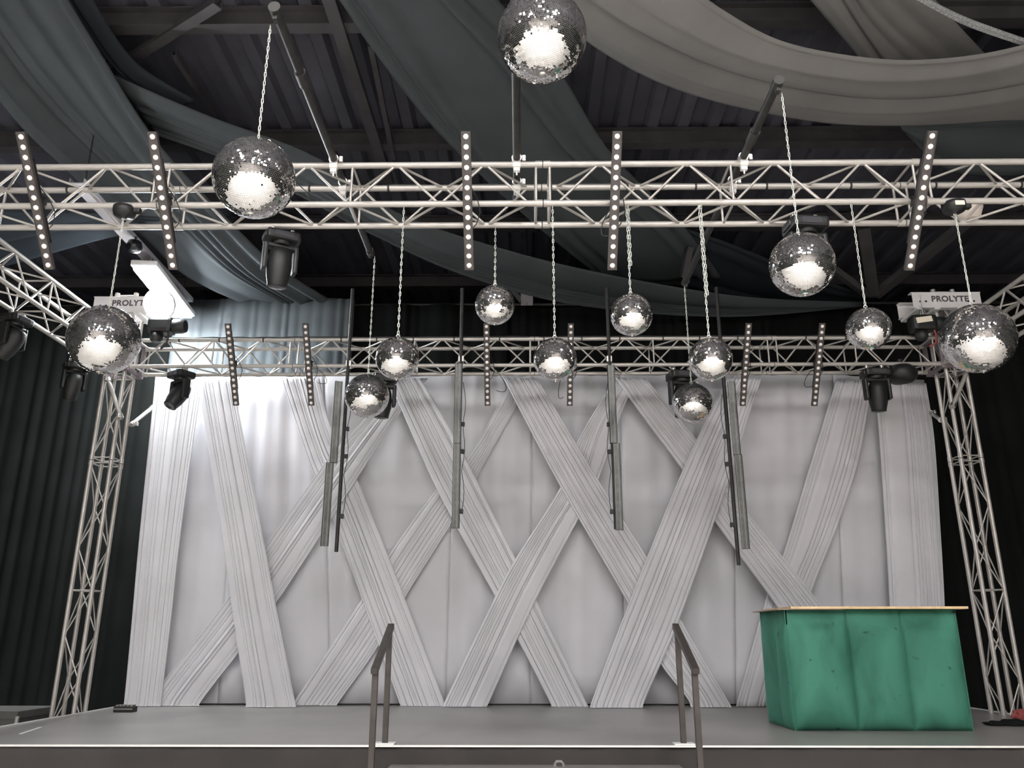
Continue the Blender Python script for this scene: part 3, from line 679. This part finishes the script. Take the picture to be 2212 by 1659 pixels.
# frame behind
fr = empty('backdrop_frame', (0.3, YD+0.05, SZ), 'thin black pipe frame carrying the white backdrop', 'frame')
a = P(330, 812, Y=YD); b = P(1998, 812, Y=YD)
MB().tube((a.x-0.3-0.0, 0.0, ZT-SZ+0.025), (b.x-0.3, 0.0, ZT-SZ+0.025), 0.024, 12).build('top_pipe', M['pipe'], fr)
for x in (a.x+0.35, 0.2, b.x-0.35): MB().tube((x-0.3, 0.03, 0), (x-0.3, 0.03, ZT-SZ+0.02), 0.022, 12).build('upright', M['pipe'], fr)
MB().box((0, 0.0, 0.018), (b.x-a.x-0.5, 0.05, 0.036)).build('base_bar', M['black'], fr)

# crossed bands: (left edge points, right edge points) traced from top to bottom, layer, pleats
bands = [
 ('long pleated white band running down right behind the others, under the low left ball', [(607, 817), (675, 1020), (725, 1138), (854, 1495), (866, 1524)], [(690, 817), (716, 926), (775, 1043), (872, 1287), (958, 1513), (962, 1524)], 2, 11),
 ('pleated white band rising from the bottom left corner to the top left of centre', [(862, 817), (788, 903), (714, 983), (492, 1292), (352, 1473), (318, 1524)], [(925, 817), (863, 894), (727, 1102), (594, 1305), (445, 1500), (432, 1524)], 3, 11),
 ('pleated white band rising behind the left handrail to the top centre', [(1108, 817), (1012, 984), (946, 1052), (840, 1197), (774, 1305), (645, 1500), (630, 1524)], [(1150, 817), (1116, 876), (1030, 1030), (976, 1129), (874, 1292), (811, 1405), (740, 1505), (727, 1524)], 1, 11),
 ('pleated white band running down right from the second moving head to the stage centre', [(838, 817), (946, 1061), (1071, 1292), (1179, 1500), (1190, 1524)], [(908, 817), (980, 939), (1114, 1206), (1258, 1500), (1270, 1524)], 4, 12),
 ('pleated white band rising from the stage centre towards the second batten from the right', [(1328, 817), (1245, 957), (1211, 1052), (1114, 1206), (1068, 1292), (968, 1500), (956, 1524)], [(1385, 817), (1349, 876), (1293, 1034), (1247, 1125), (1150, 1310), (1064, 1500), (1052, 1524)], 5, 11),
 ('pleated white band running down right from the top centre to behind the right handrail', [(1088, 817), (1202, 1035), (1358, 1305), (1426, 1432), (1482, 1505), (1492, 1524)], [(1160, 817), (1288, 1030), (1399, 1206), (1467, 1332), (1565, 1500), (1580, 1524)], 6, 11),
 ('widest pleated white band rising from the stage centre to the top right, lying on top', [(1572, 817), (1544, 871), (1471, 1025), (1358, 1305), (1284, 1500), (1275, 1524)], [(1645, 817), (1620, 890), (1575, 1034), (1471, 1328), (1398, 1500), (1388, 1524)], 8, 12),
 ('pleated white band running down right to behind the green velvet bar', [(1330, 817), (1400, 915), (1478, 1020), (1544, 1125), (1675, 1305), (1830, 1524)], [(1396, 817), (1450, 885), (1507, 953), (1615, 1107), (1771, 1303), (1940, 1524)], 6, 11),
 ('thin pleated white band slanting down left from beside the right moving head', [(1808, 819), (1755, 990), (1693, 1195), (1657, 1287), (1590, 1524)], [(1884, 825), (1855, 990), (1810, 1132), (1745, 1300), (1680, 1524)], 3, 11),
 ('pleated white band running down right from the top left corner, over the others', [(424, 817), (446, 950), (478, 1150), (505, 1350), (528, 1500), (530, 1524)], [(503, 817), (527, 950), (570, 1170), (598, 1320), (634, 1500), (640, 1524)], 7, 11),
 ('gathered white curtain hanging straight down at the left edge of the backdrop', [(336, 817), (322, 950), (300, 1170), (284, 1350), (270, 1500), (266, 1524)], [(438, 817), (418, 950), (388, 1170), (368, 1350), (350, 1500), (348, 1524)], 4, 13),
 ('gathered white curtain hanging straight down at the right edge of the backdrop', [(1890, 826), (1900, 950), (1912, 1130), (1922, 1308), (1930, 1524)], [(2000, 828), (2018, 950), (2030, 1130), (2040, 1308), (2046, 1524)], 4, 13),
]
for i, (lab, L, R_, ly, npl) in enumerate(bands):
    Yl = YD-0.05-0.042*ly
    E0 = [P(*q, Y=Yl) for q in L]; E1 = [P(*q, Y=Yl) for q in R_]
    for E in (E0, E1): E[0].z = min(ZT+0.01, E[0].z) if L[0][1] < 820 else E[0].z; E[-1].z = SZ+0.006
    cloth('fabric_band', E0, E1, npl, 0.025, M['white_cloth'], lab, 'fabric band', (0, -1, 0), 11+i, 36, None, 0.55, 0.002, 0.0, 0.015, True)

# ------------------------------------------------------------------ black drapes around the stage
def drape(name, a, b, z0, z1, n, amp, m, lab, seed, topsag=0.0):
    a = Vector(a); b = Vector(b); d = b-a; nrm = Vector((d.y, -d.x, 0)).normalized()
    vs = []; us = []; hs = []; rnd = random.Random(seed); u = 0
    ws = [rnd.uniform(0.6, 1.5) for _ in range(n)]; tot = sum(ws)
    for w_ in ws:
        am = rnd.uniform(0.35, 1)
        for k in range(8): us.append(u+w_/tot*k/8); hs.append(am*math.sin(PI*k/8)**1.4)
        u += w_/tot
    us.append(1); hs.append(0); nc = len(us); nl = 10
    for j in range(nl+1):
        t = j/nl
        for u, h_ in zip(us, hs):
            p = a.lerp(b, u)+nrm*amp*(0.45*h_+0.5*math.sin(u*n*1.1+2*math.sin(u*n*0.31)))*(0.55+0.45*t); vs.append((p.x, p.y, z1+(z0-z1)*t))
    mb = MB(); mb.add(vs, [(j*nc+i, j*nc+i+1, (j+1)*nc+i+1, (j+1)*nc+i) for j in range(nl) for i in range(nc-1)], 0, True)
    o = mb.build(name, m); s = o.modifiers.new('t', 'SOLIDIFY'); s.thickness = 0.004; return tag(o, lab, 'curtain')
ZD = P(1106, 658, Y=12.0).z
drape('black_curtain', (-9.7, 12.0, 0), (-0.2, 12.0, 0), 0.02, ZD, 46, 0.11, M['black_cloth'], 'tall black pleated curtain behind the stage, left half', 3)
drape('black_curtain', (-0.15, 12.03, 0), (10.3, 12.03, 0), 0.02, ZD-0.05, 50, 0.11, M['black_cloth'], 'tall black pleated curtain behind the stage, right half', 4)
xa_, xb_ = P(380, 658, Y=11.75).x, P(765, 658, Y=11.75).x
drape('painted_lit_curtain', (xa_, 11.75, 0), (xb_, 11.75, 0), ZD-2.6, ZD, 17, 0.1, M['slate_cloth'], 'added pleated piece before the black curtain above the far truss at left, its slate colour standing in for work light', 9)  # added paler cloth: its colour stands in for work light on the black curtain
MB_ = MB().tube((-9.8, 12.05, ZD+0.02), (10.3, 12.05, ZD+0.02), 0.025, 12)
tag(MB_.build('curtain_rail', M['pipe']), 'dark pipe carrying the tall black curtains behind the stage', 'curtain rail')
drape('black_curtain', (-9.4, -6, 0), (-9.4, 11.5, 0), 0.02, 6.6, 60, 0.15, M['black_cloth'], 'black pleated curtain along the left wall of the hall', 5)
drape('black_curtain', (9.9, 11.5, 0), (9.9, -6, 0), 0.02, 6.6, 60, 0.15, M['black_cloth'], 'black pleated curtain along the right wall of the hall', 6)

# ------------------------------------------------------------------ cloth swags under the roof
def swag(lab, L, R_, m, n, amp, seed, sharp=1.0, slack=0.0):
    E0 = [P(x, y, Z=z) for x, y, z in L]; E1 = [P(x, y, Z=z) for x, y, z in R_]
    cloth('ceiling_swag', E0, E1, n, amp, m, lab, 'ceiling fabric', (0, 0, -1), seed, 44, 'fabric swags under the roof', sharp, 0.004, slack, 0.12)
swag('broad slate grey fabric swag falling from the upper left corner to the back curtain',
     [(-160, -20, 7.6), (0, 215, 7.4), (115, 335, 7.15), (290, 490, 6.8), (395, 590, 6.62), (520, 653, ZD+.01)],
     [(95, -90, 7.6), (215, 110, 7.4), (335, 300, 7.15), (480, 460, 6.8), (600, 575, 6.62), (728, 656, ZD+.01)], M['slate_cloth'], 7, 0.14, 21, 1.2)
swag('narrow dark fabric strip along the right side of the upper left swag',
     [(90, -60, 7.75), (180, 60, 7.7), (270, 170, 7.65), (380, 230, 7.6)],
     [(170, -60, 7.8), (225, 40, 7.75), (300, 140, 7.7), (420, 215, 7.65)], M['dark_cloth'], 3, 0.06, 22)
swag('long thin dark swag crossing beneath the roof from upper left to far right',
     [(240, 160, 7.55), (450, 250, 7.3), (680, 338, 7.05), (850, 455, 6.85), (1060, 530, 6.7), (1300, 590, 6.55), (1600, 640, 6.5), (1860, 652, ZD-.02)],
     [(330, 285, 7.5), (500, 345, 7.25), (660, 425, 7.0), (800, 500, 6.8), (1000, 590, 6.65), (1240, 655, 6.5), (1560, 680, 6.4), (1860, 656, ZD-.04)], M['slate_cloth'], 5, 0.1, 23, 1.0)
swag('broad dark slate swag hanging behind the topmost mirror ball',
     [(650, -110, 7.85), (740, 10, 7.75), (800, 100, 7.65), (950, 290, 7.4), (1150, 480, 7.2), (1300, 600, 7.1)],
     [(950, -130, 7.85), (1075, 0, 7.75), (1200, 140, 7.65), (1320, 330, 7.4), (1470, 480, 7.2), (1560, 600, 7.1)], M['slate_cloth'], 6, 0.12, 24, 1.2)
swag('upper layer of the wide warm grey swag curving across the upper right',
     [(1440, -70, 7.2), (1560, 20, 7.05), (1700, 92, 6.95), (1900, 127, 6.9), (2060, 124, 6.9), (2212, 96, 6.95), (2360, 40, 7.1), (2900, -160, 7.7)],
     [(1200, -70, 7.15), (1330, 40, 7.0), (1560, 150, 6.88), (1800, 205, 6.83), (2000, 212, 6.82), (2212, 182, 6.88), (2400, 130, 7.0), (2950, -60, 7.6)], M['warm_cloth'], 3, 0.035, 25, 1.6, 0.05)
swag('lower layer of the wide warm grey swag curving across the upper right',
     [(1180, -70, 7.25), (1330, 30, 7.1), (1560, 140, 6.96), (1800, 195, 6.9), (2000, 205, 6.9), (2212, 172, 6.95), (2400, 120, 7.1), (2950, -80, 7.65)],
     [(1120, -40, 7.3), (1290, 105, 7.15), (1480, 200, 7.0), (1740, 260, 6.92), (1935, 272, 6.9), (2150, 262, 6.95), (2400, 240, 7.1), (2950, 60, 7.6)], M['warm_cloth'], 2, 0.03, 26, 1.6, 0.05)
swag('slate fabric hanging behind the near truss at the right edge',
     [(1935, 255, 7.3), (2080, 240, 7.25), (2250, 210, 7.2), (2420, 180, 7.2), (2900, 80, 7.5)],
     [(1960, 290, 7.3), (2060, 372, 7.2), (2250, 380, 7.1), (2420, 380, 7.1), (2900, 330, 7.3)], M['slate_cloth'], 4, 0.06, 27, 1.4)
swag('pleated grey fabric panel slanting down behind the upper right swag',
     [(1680, -80, 7.8), (1750, 0, 7.7), (1870, 140, 7.55)],
     [(1960, -80, 7.8), (2030, 10, 7.7), (2160, 150, 7.55)], M['warm_cloth'], 5, 0.1, 28, 1.2)
swag('slate fabric strip crossing behind the left moving head of the side truss',
     [(-120, 455, 6.9), (60, 455, 6.9), (210, 460, 6.85), (345, 470, 6.8)],
     [(-120, 610, 6.7), (60, 562, 6.7), (210, 520, 6.75), (345, 490, 6.8)], M['dark_cloth'], 3, 0.05, 29)
swag('dark fabric band hanging behind the near truss right of centre',
     [(1400, 470, 7.25), (1560, 520, 7.2), (1760, 600, 7.1), (1890, 640, 7.0)],
     [(1300, 540, 7.25), (1500, 620, 7.2), (1700, 665, 7.1), (1880, 668, 7.0)], M['dark_cloth'], 4, 0.08, 30)
# silver fringe at the top right
E0 = [P(x, y, Z=7.0) for x, y in ((1960, -30), (2030, 10), (2100, 42), (2212, 82), (2330, 120))]
E1 = [P(x, y, Z=6.98) for x, y in ((1940, -22), (2020, 22), (2092, 58), (2212, 100), (2330, 140))]
cloth('fringe_trim', E0, E1, 2, 0.02, M['silver'], 'shiny silver fringe edge at the upper right corner', 'fringe', (0, 0, -1), 31, 40)

# ------------------------------------------------------------------ work light and tray at the back left
tr = empty('cable_tray', P(408, 655, Z=6.45), 'pale flat strip running in depth above the left work light', 'roof strip')
a = P(165, 395, Z=6.45); b = P(405, 652, Z=6.45); c0 = tr.location.copy()
d = b-a; Rm = d.to_track_quat('Y', 'Z').to_matrix()
MB().box((a+b)/2-c0, (0.16, d.length, 0.012), Rm).box((a+b)/2-c0+Rm@Vector((0.08, 0, 0.03)), (0.008, d.length, 0.06), Rm).box((a+b)/2-c0+Rm@Vector((-0.08, 0, 0.03)), (0.008, d.length, 0.06), Rm).build('tray', M['beam_light'], tr)
for t in (0.05, 0.95):
    q = a.lerp(b, t)-c0; MB().tube(q, Vector((q.x, q.y, ZC-0.02-c0.z)), 0.008).build('hanger_rod', M['pipe'], tr)
a = P(312, 580, Z=6.2); b = P(394, 684, Z=6.2); d = b-a; Rm = d.to_track_quat('Y', 'Z').to_matrix(); mid = (a+b)/2
wl = empty('work_light', mid, 'dazzling white linear work light over the left end of the far truss', 'lamp')
MB().bbox(Rm@Vector((0, 0, 0.06)), (0.34, d.length+0.1, 0.08), 0.02, Rm).build('housing', M['white_metal'], wl)
MB().bbox((0, 0, 0.0), (0.29, d.length, 0.05), 0.02, Rm).build('diffuser', M['flood'], wl)
for t in (-0.4, 0.4):
    q = Rm@Vector((0, t*d.length, 0.09)); MB().tube(q, q+Vector((0, 0, 6.45-6.2-0.09)), 0.01).build('bracket', M['steel'], wl)
fl = empty('flood_lamp', P(343, 657, Y=BY-0.42), 'round glaring flood lamp in front of the left tower head', 'lamp')
MB().lathe([(0.165, 0.0), (0.17, 0.02), (0.15, 0.08), (0.08, 0.14), (0.02, 0.15)], 28, R=rx(-PI/2+0.5)).build('reflector', M['white_metal'], fl)
MB().lathe([(0.155, 0.012), (0.15, -0.012), (0.0001, -0.03)], 28, R=rx(-PI/2+0.5)).build('front_disc', M['flood'], fl)
fl.scale = (1.15, 1.15, 1.15)
MB().path([(0.0, 0.14, 0.06), (0.0, 0.2, -0.2), (Vector((fl.location.x, BY-CH/2, TZ+CH/2+0.03))-fl.location)/1.15], 0.014, 8).build('bracket', M['steel'], fl)
# small dark lamp under the tray
o = empty('ball_light', P(290, 535, Z=6.3).lerp(P(290, 535, Z=6.3), 1), 'small dark lamp fitting under the pale strip at left', 'lamp fitting')
MB().lathe([(0.03, 0.1), (0.08, 0.08), (0.1, 0.0), (0.07, -0.05), (0.02, -0.06)], 20).build('body', M['black_gloss'], o)
MB().tube((0, 0, 0.08), (0, 0, 0.155), 0.012).build('stem', M['black'], o)
# roof light box in the centre and beige shade at right
o = empty('roof_light_box', P(1138, 637, Y=11.6), 'small pale open box light hanging under the roof above the centre', 'lamp')
MB().box((0, 0, 0), (0.01, 0.12, 0.3)).box((-0.09, 0, 0), (0.006, 0.12, 0.3)).box((0.09, 0, 0), (0.006, 0.12, 0.3)).box((0, 0.06, 0), (0.186, 0.006, 0.3)).build('housing', M['beam_light'], o)
MB().tube((0, 0.06, 0.14), (0, 0.06, 1.2), 0.012).build('rod', M['pipe'], o)
o = empty('lamp_shade', P(2093, 455, Y=TY+CH/2+0.14), 'beige bell-shaped lamp shade behind the near truss at far right', 'lamp')
MB().lathe([(0.09, -0.13), (0.12, -0.1), (0.165, 0.02), (0.16, 0.06), (0.1, 0.1), (0.03, 0.13)], 28).build('shade', M['globe'], o)
MB().path([(0, 0, 0.12), (0, -0.05, 0.17), (0, -0.21, 0.17)], 0.008).build('arm', M['pipe'], o); o.scale = (0.65, 0.65, 0.65)

# ------------------------------------------------------------------ green velvet bar
fl_, fr_ = P(1722, 1580, Z=SZ), P(2103, 1579, Z=SZ)
bx0, bx1, by0 = fl_.x, fr_.x, fl_.y; by1 = by0+0.85; bh = P(1900, 1316, Y=by0).z-SZ
bar = empty('velvet_bar', ((bx0+bx1)/2, (by0+by1)/2, SZ), 'bar counter upholstered in padded green velvet with a plywood top on the stage', 'bar counter')
B0 = bar.location.copy()
def pad(a, b, n, puff, nrm, names='padded_panel'):
    """upholstered panels side by side from a to b"""
    a = Vector(a); b = Vector(b); nrm = Vector(nrm)
    ws = n
    tot = sum(ws); u0 = 0
    for w_ in ws:
        u1 = u0+w_/tot; m_ = MB(); N, K = 22, 26; vs = []
        for side in (0, 1):
            for j in range(K+1):
                for i in range(N+1):
                    u, v = i/N, j/K
                    p = a.lerp(b, u0+(u1-u0)*u)+Vector((0, 0, bh*v))
                    if side == 0:
                        vv = min(1, v/0.88) if v < 0.88 else 1.0; e = (1-abs(2*u-1)**3.2)*(1-abs(2*vv-1)**7)
                        wv = 0.006*math.sin(7*v+u*3+u0*20)*e
                        vs.append(p+nrm*(puff*max(e, 0)**0.75+wv)-B0)
                    else: vs.append(p-nrm*0.02-B0)
        S = (N+1)*(K+1); fs = []
        for j in range(K):
            for i in range(N):
                q = j*(N+1)+i; fs.append((q, q+1, q+N+2, q+N+1)); fs.append((S+q, S+q+N+1, S+q+N+2, S+q+1))
        for i in range(N): fs.append((i, S+i, S+i+1, i+1)); q = K*(N+1)+i; fs.append((q, q+1, S+q+1, S+q))
        for j in range(K): q = j*(N+1); fs.append((q, q+N+1, S+q+N+1, S+q)); q += N; fs.append((q, S+q, S+q+N+1, q+N+1))
        m_.add(vs, fs, 0, True); m_.build(names, M['velvet'], bar); u0 = u1
pad((bx0, by0+0.05, SZ), (bx1-0.0, by0+0.05, SZ), (0.36, 0.32, 0.33), 0.075, (0, -1, 0))
pad((bx0, by1, SZ), (bx0, by0+0.05, SZ), (0.62, 0.38), 0.035, (-1, 0, 0))
MB().box(((bx0+bx1)/2-B0.x, (by0+by1)/2-B0.y+0.03, bh/2), (bx1-bx0-0.06, by1-by0-0.08, bh-0.02)).build('carcass', M['black'], bar)
for cx_ in (bx0, bx1-0.006): MB().tube((cx_-B0.x+0.004, by0+0.052-B0.y, 0.002), (cx_-B0.x+0.004, by0+0.052-B0.y, bh-0.006), 0.006, 8).build('corner_piping', M['velvet'], bar)
pad((bx1, by0+0.06, SZ), (bx1, by1, SZ), (1,), 0.02, (1, 0, 0), 'side_panel')
tx0 = P(1707, 1308, Y=by0-0.04).x; tx1 = P(2090, 1308, Y=by0-0.04).x
MB().bbox(((tx0+tx1)/2-B0.x, (by0+by1)/2-B0.y-0.02, bh+0.0125), (tx1-tx0, by1-by0+0.06, 0.022), 0.002).build('plywood_top', M['ply'], bar, label='pale plywood top')
MB().bbox((bx0-B0.x+0.28-0.05, (by0+by1)/2-B0.y, bh+0.001-0.002), (0.6, by1-by0+0.02, 0.008), 0.001).build('base_board', M['ply_side'], bar, label='greyish board under the plywood top')

# ------------------------------------------------------------------ odds and ends on and beside the stage
p = P(270, 1538, Z=SZ)
o = empty('floor_box', p, 'small black box with a metal strip at the left foot of the backdrop', 'box')
MB().bbox((0, 0, 0.03), (0.22, 0.12, 0.06), 0.008).build('body', M['black'], o)
MB().box((0, -0.061, 0.035), (0.21, 0.004, 0.012)).build('metal_strip', M['steel'], o)
m_ = MB()
for i in range(5): m_.bbox((-0.08+i*0.04, 0, 0.068), (0.025, 0.09, 0.016), 0.004)
m_.build('ridge', M['greyc'], o)
p = P(10, 1530, Y=9.4)
o = empty('flight_case', (p.x-0.6, 9.4, 0), 'dark flight case standing on the floor left of the stage', 'case'); hh = p.z
MB().bbox((0, 0, (hh-0.08)/2+0.05), (1.9, 0.7, hh-0.13), 0.01).build('body', M['case'], o)
MB().bbox((0, 0, hh-0.04), (1.92, 0.72, 0.08), 0.01).build('lid', M['case_top'], o)
m_ = MB()
for dx in (-0.96, 0.96): m_.bbox((dx, -0.35, hh/2), (0.03, 0.03, hh-0.1), 0.004)
m_.build('corner_edge', M['steel'], o)
for dx in (-0.8, 0.8):
    for dy in (-0.25, 0.25): MB().tube((dx-0.02, dy, 0.03), (dx+0.02, dy, 0.03), 0.03, 16).build('wheel', M['black'], o)
p = P(2185, 1567, Z=SZ)
def lump(seed, d, n=14):
    bm = bmesh.new(); bmesh.ops.create_icosphere(bm, subdivisions=4, radius=1); rnd = random.Random(seed); ph = [rnd.random()*6 for _ in range(6)]
    for v in bm.verts:
        q = v.co; f = 1+0.12*math.sin(5*q.x+ph[0])+0.1*math.sin(7*q.y+ph[1])+0.08*math.sin(11*q.x+6*q.z+ph[2])+0.05*math.sin(17*q.y+9*q.x+ph[3])
        v.co = Vector((q.x*d[0]*f, q.y*d[1]*f, max(0, q.z+0.35)*d[2]*f))
    m_ = MB(); 
    for i, v in enumerate(bm.verts): v.index = i
    m_.add([v.co.copy() for v in bm.verts], [tuple(v.index for v in f.verts) for f in bm.faces], 0, True); bm.free(); return m_
tag(lump(1, (0.22, 0.1, 0.035)).build('black_cloth', M['black_cloth'], loc=p), 'flat black cloth lying on the deck at the right edge of the stage', 'cloth')
tag(lump(2, (0.13, 0.08, 0.07)).build('red_cloth', M['red'], loc=P(2222, 1553, Z=SZ)), 'crumpled red cloth at the right edge of the stage', 'cloth')
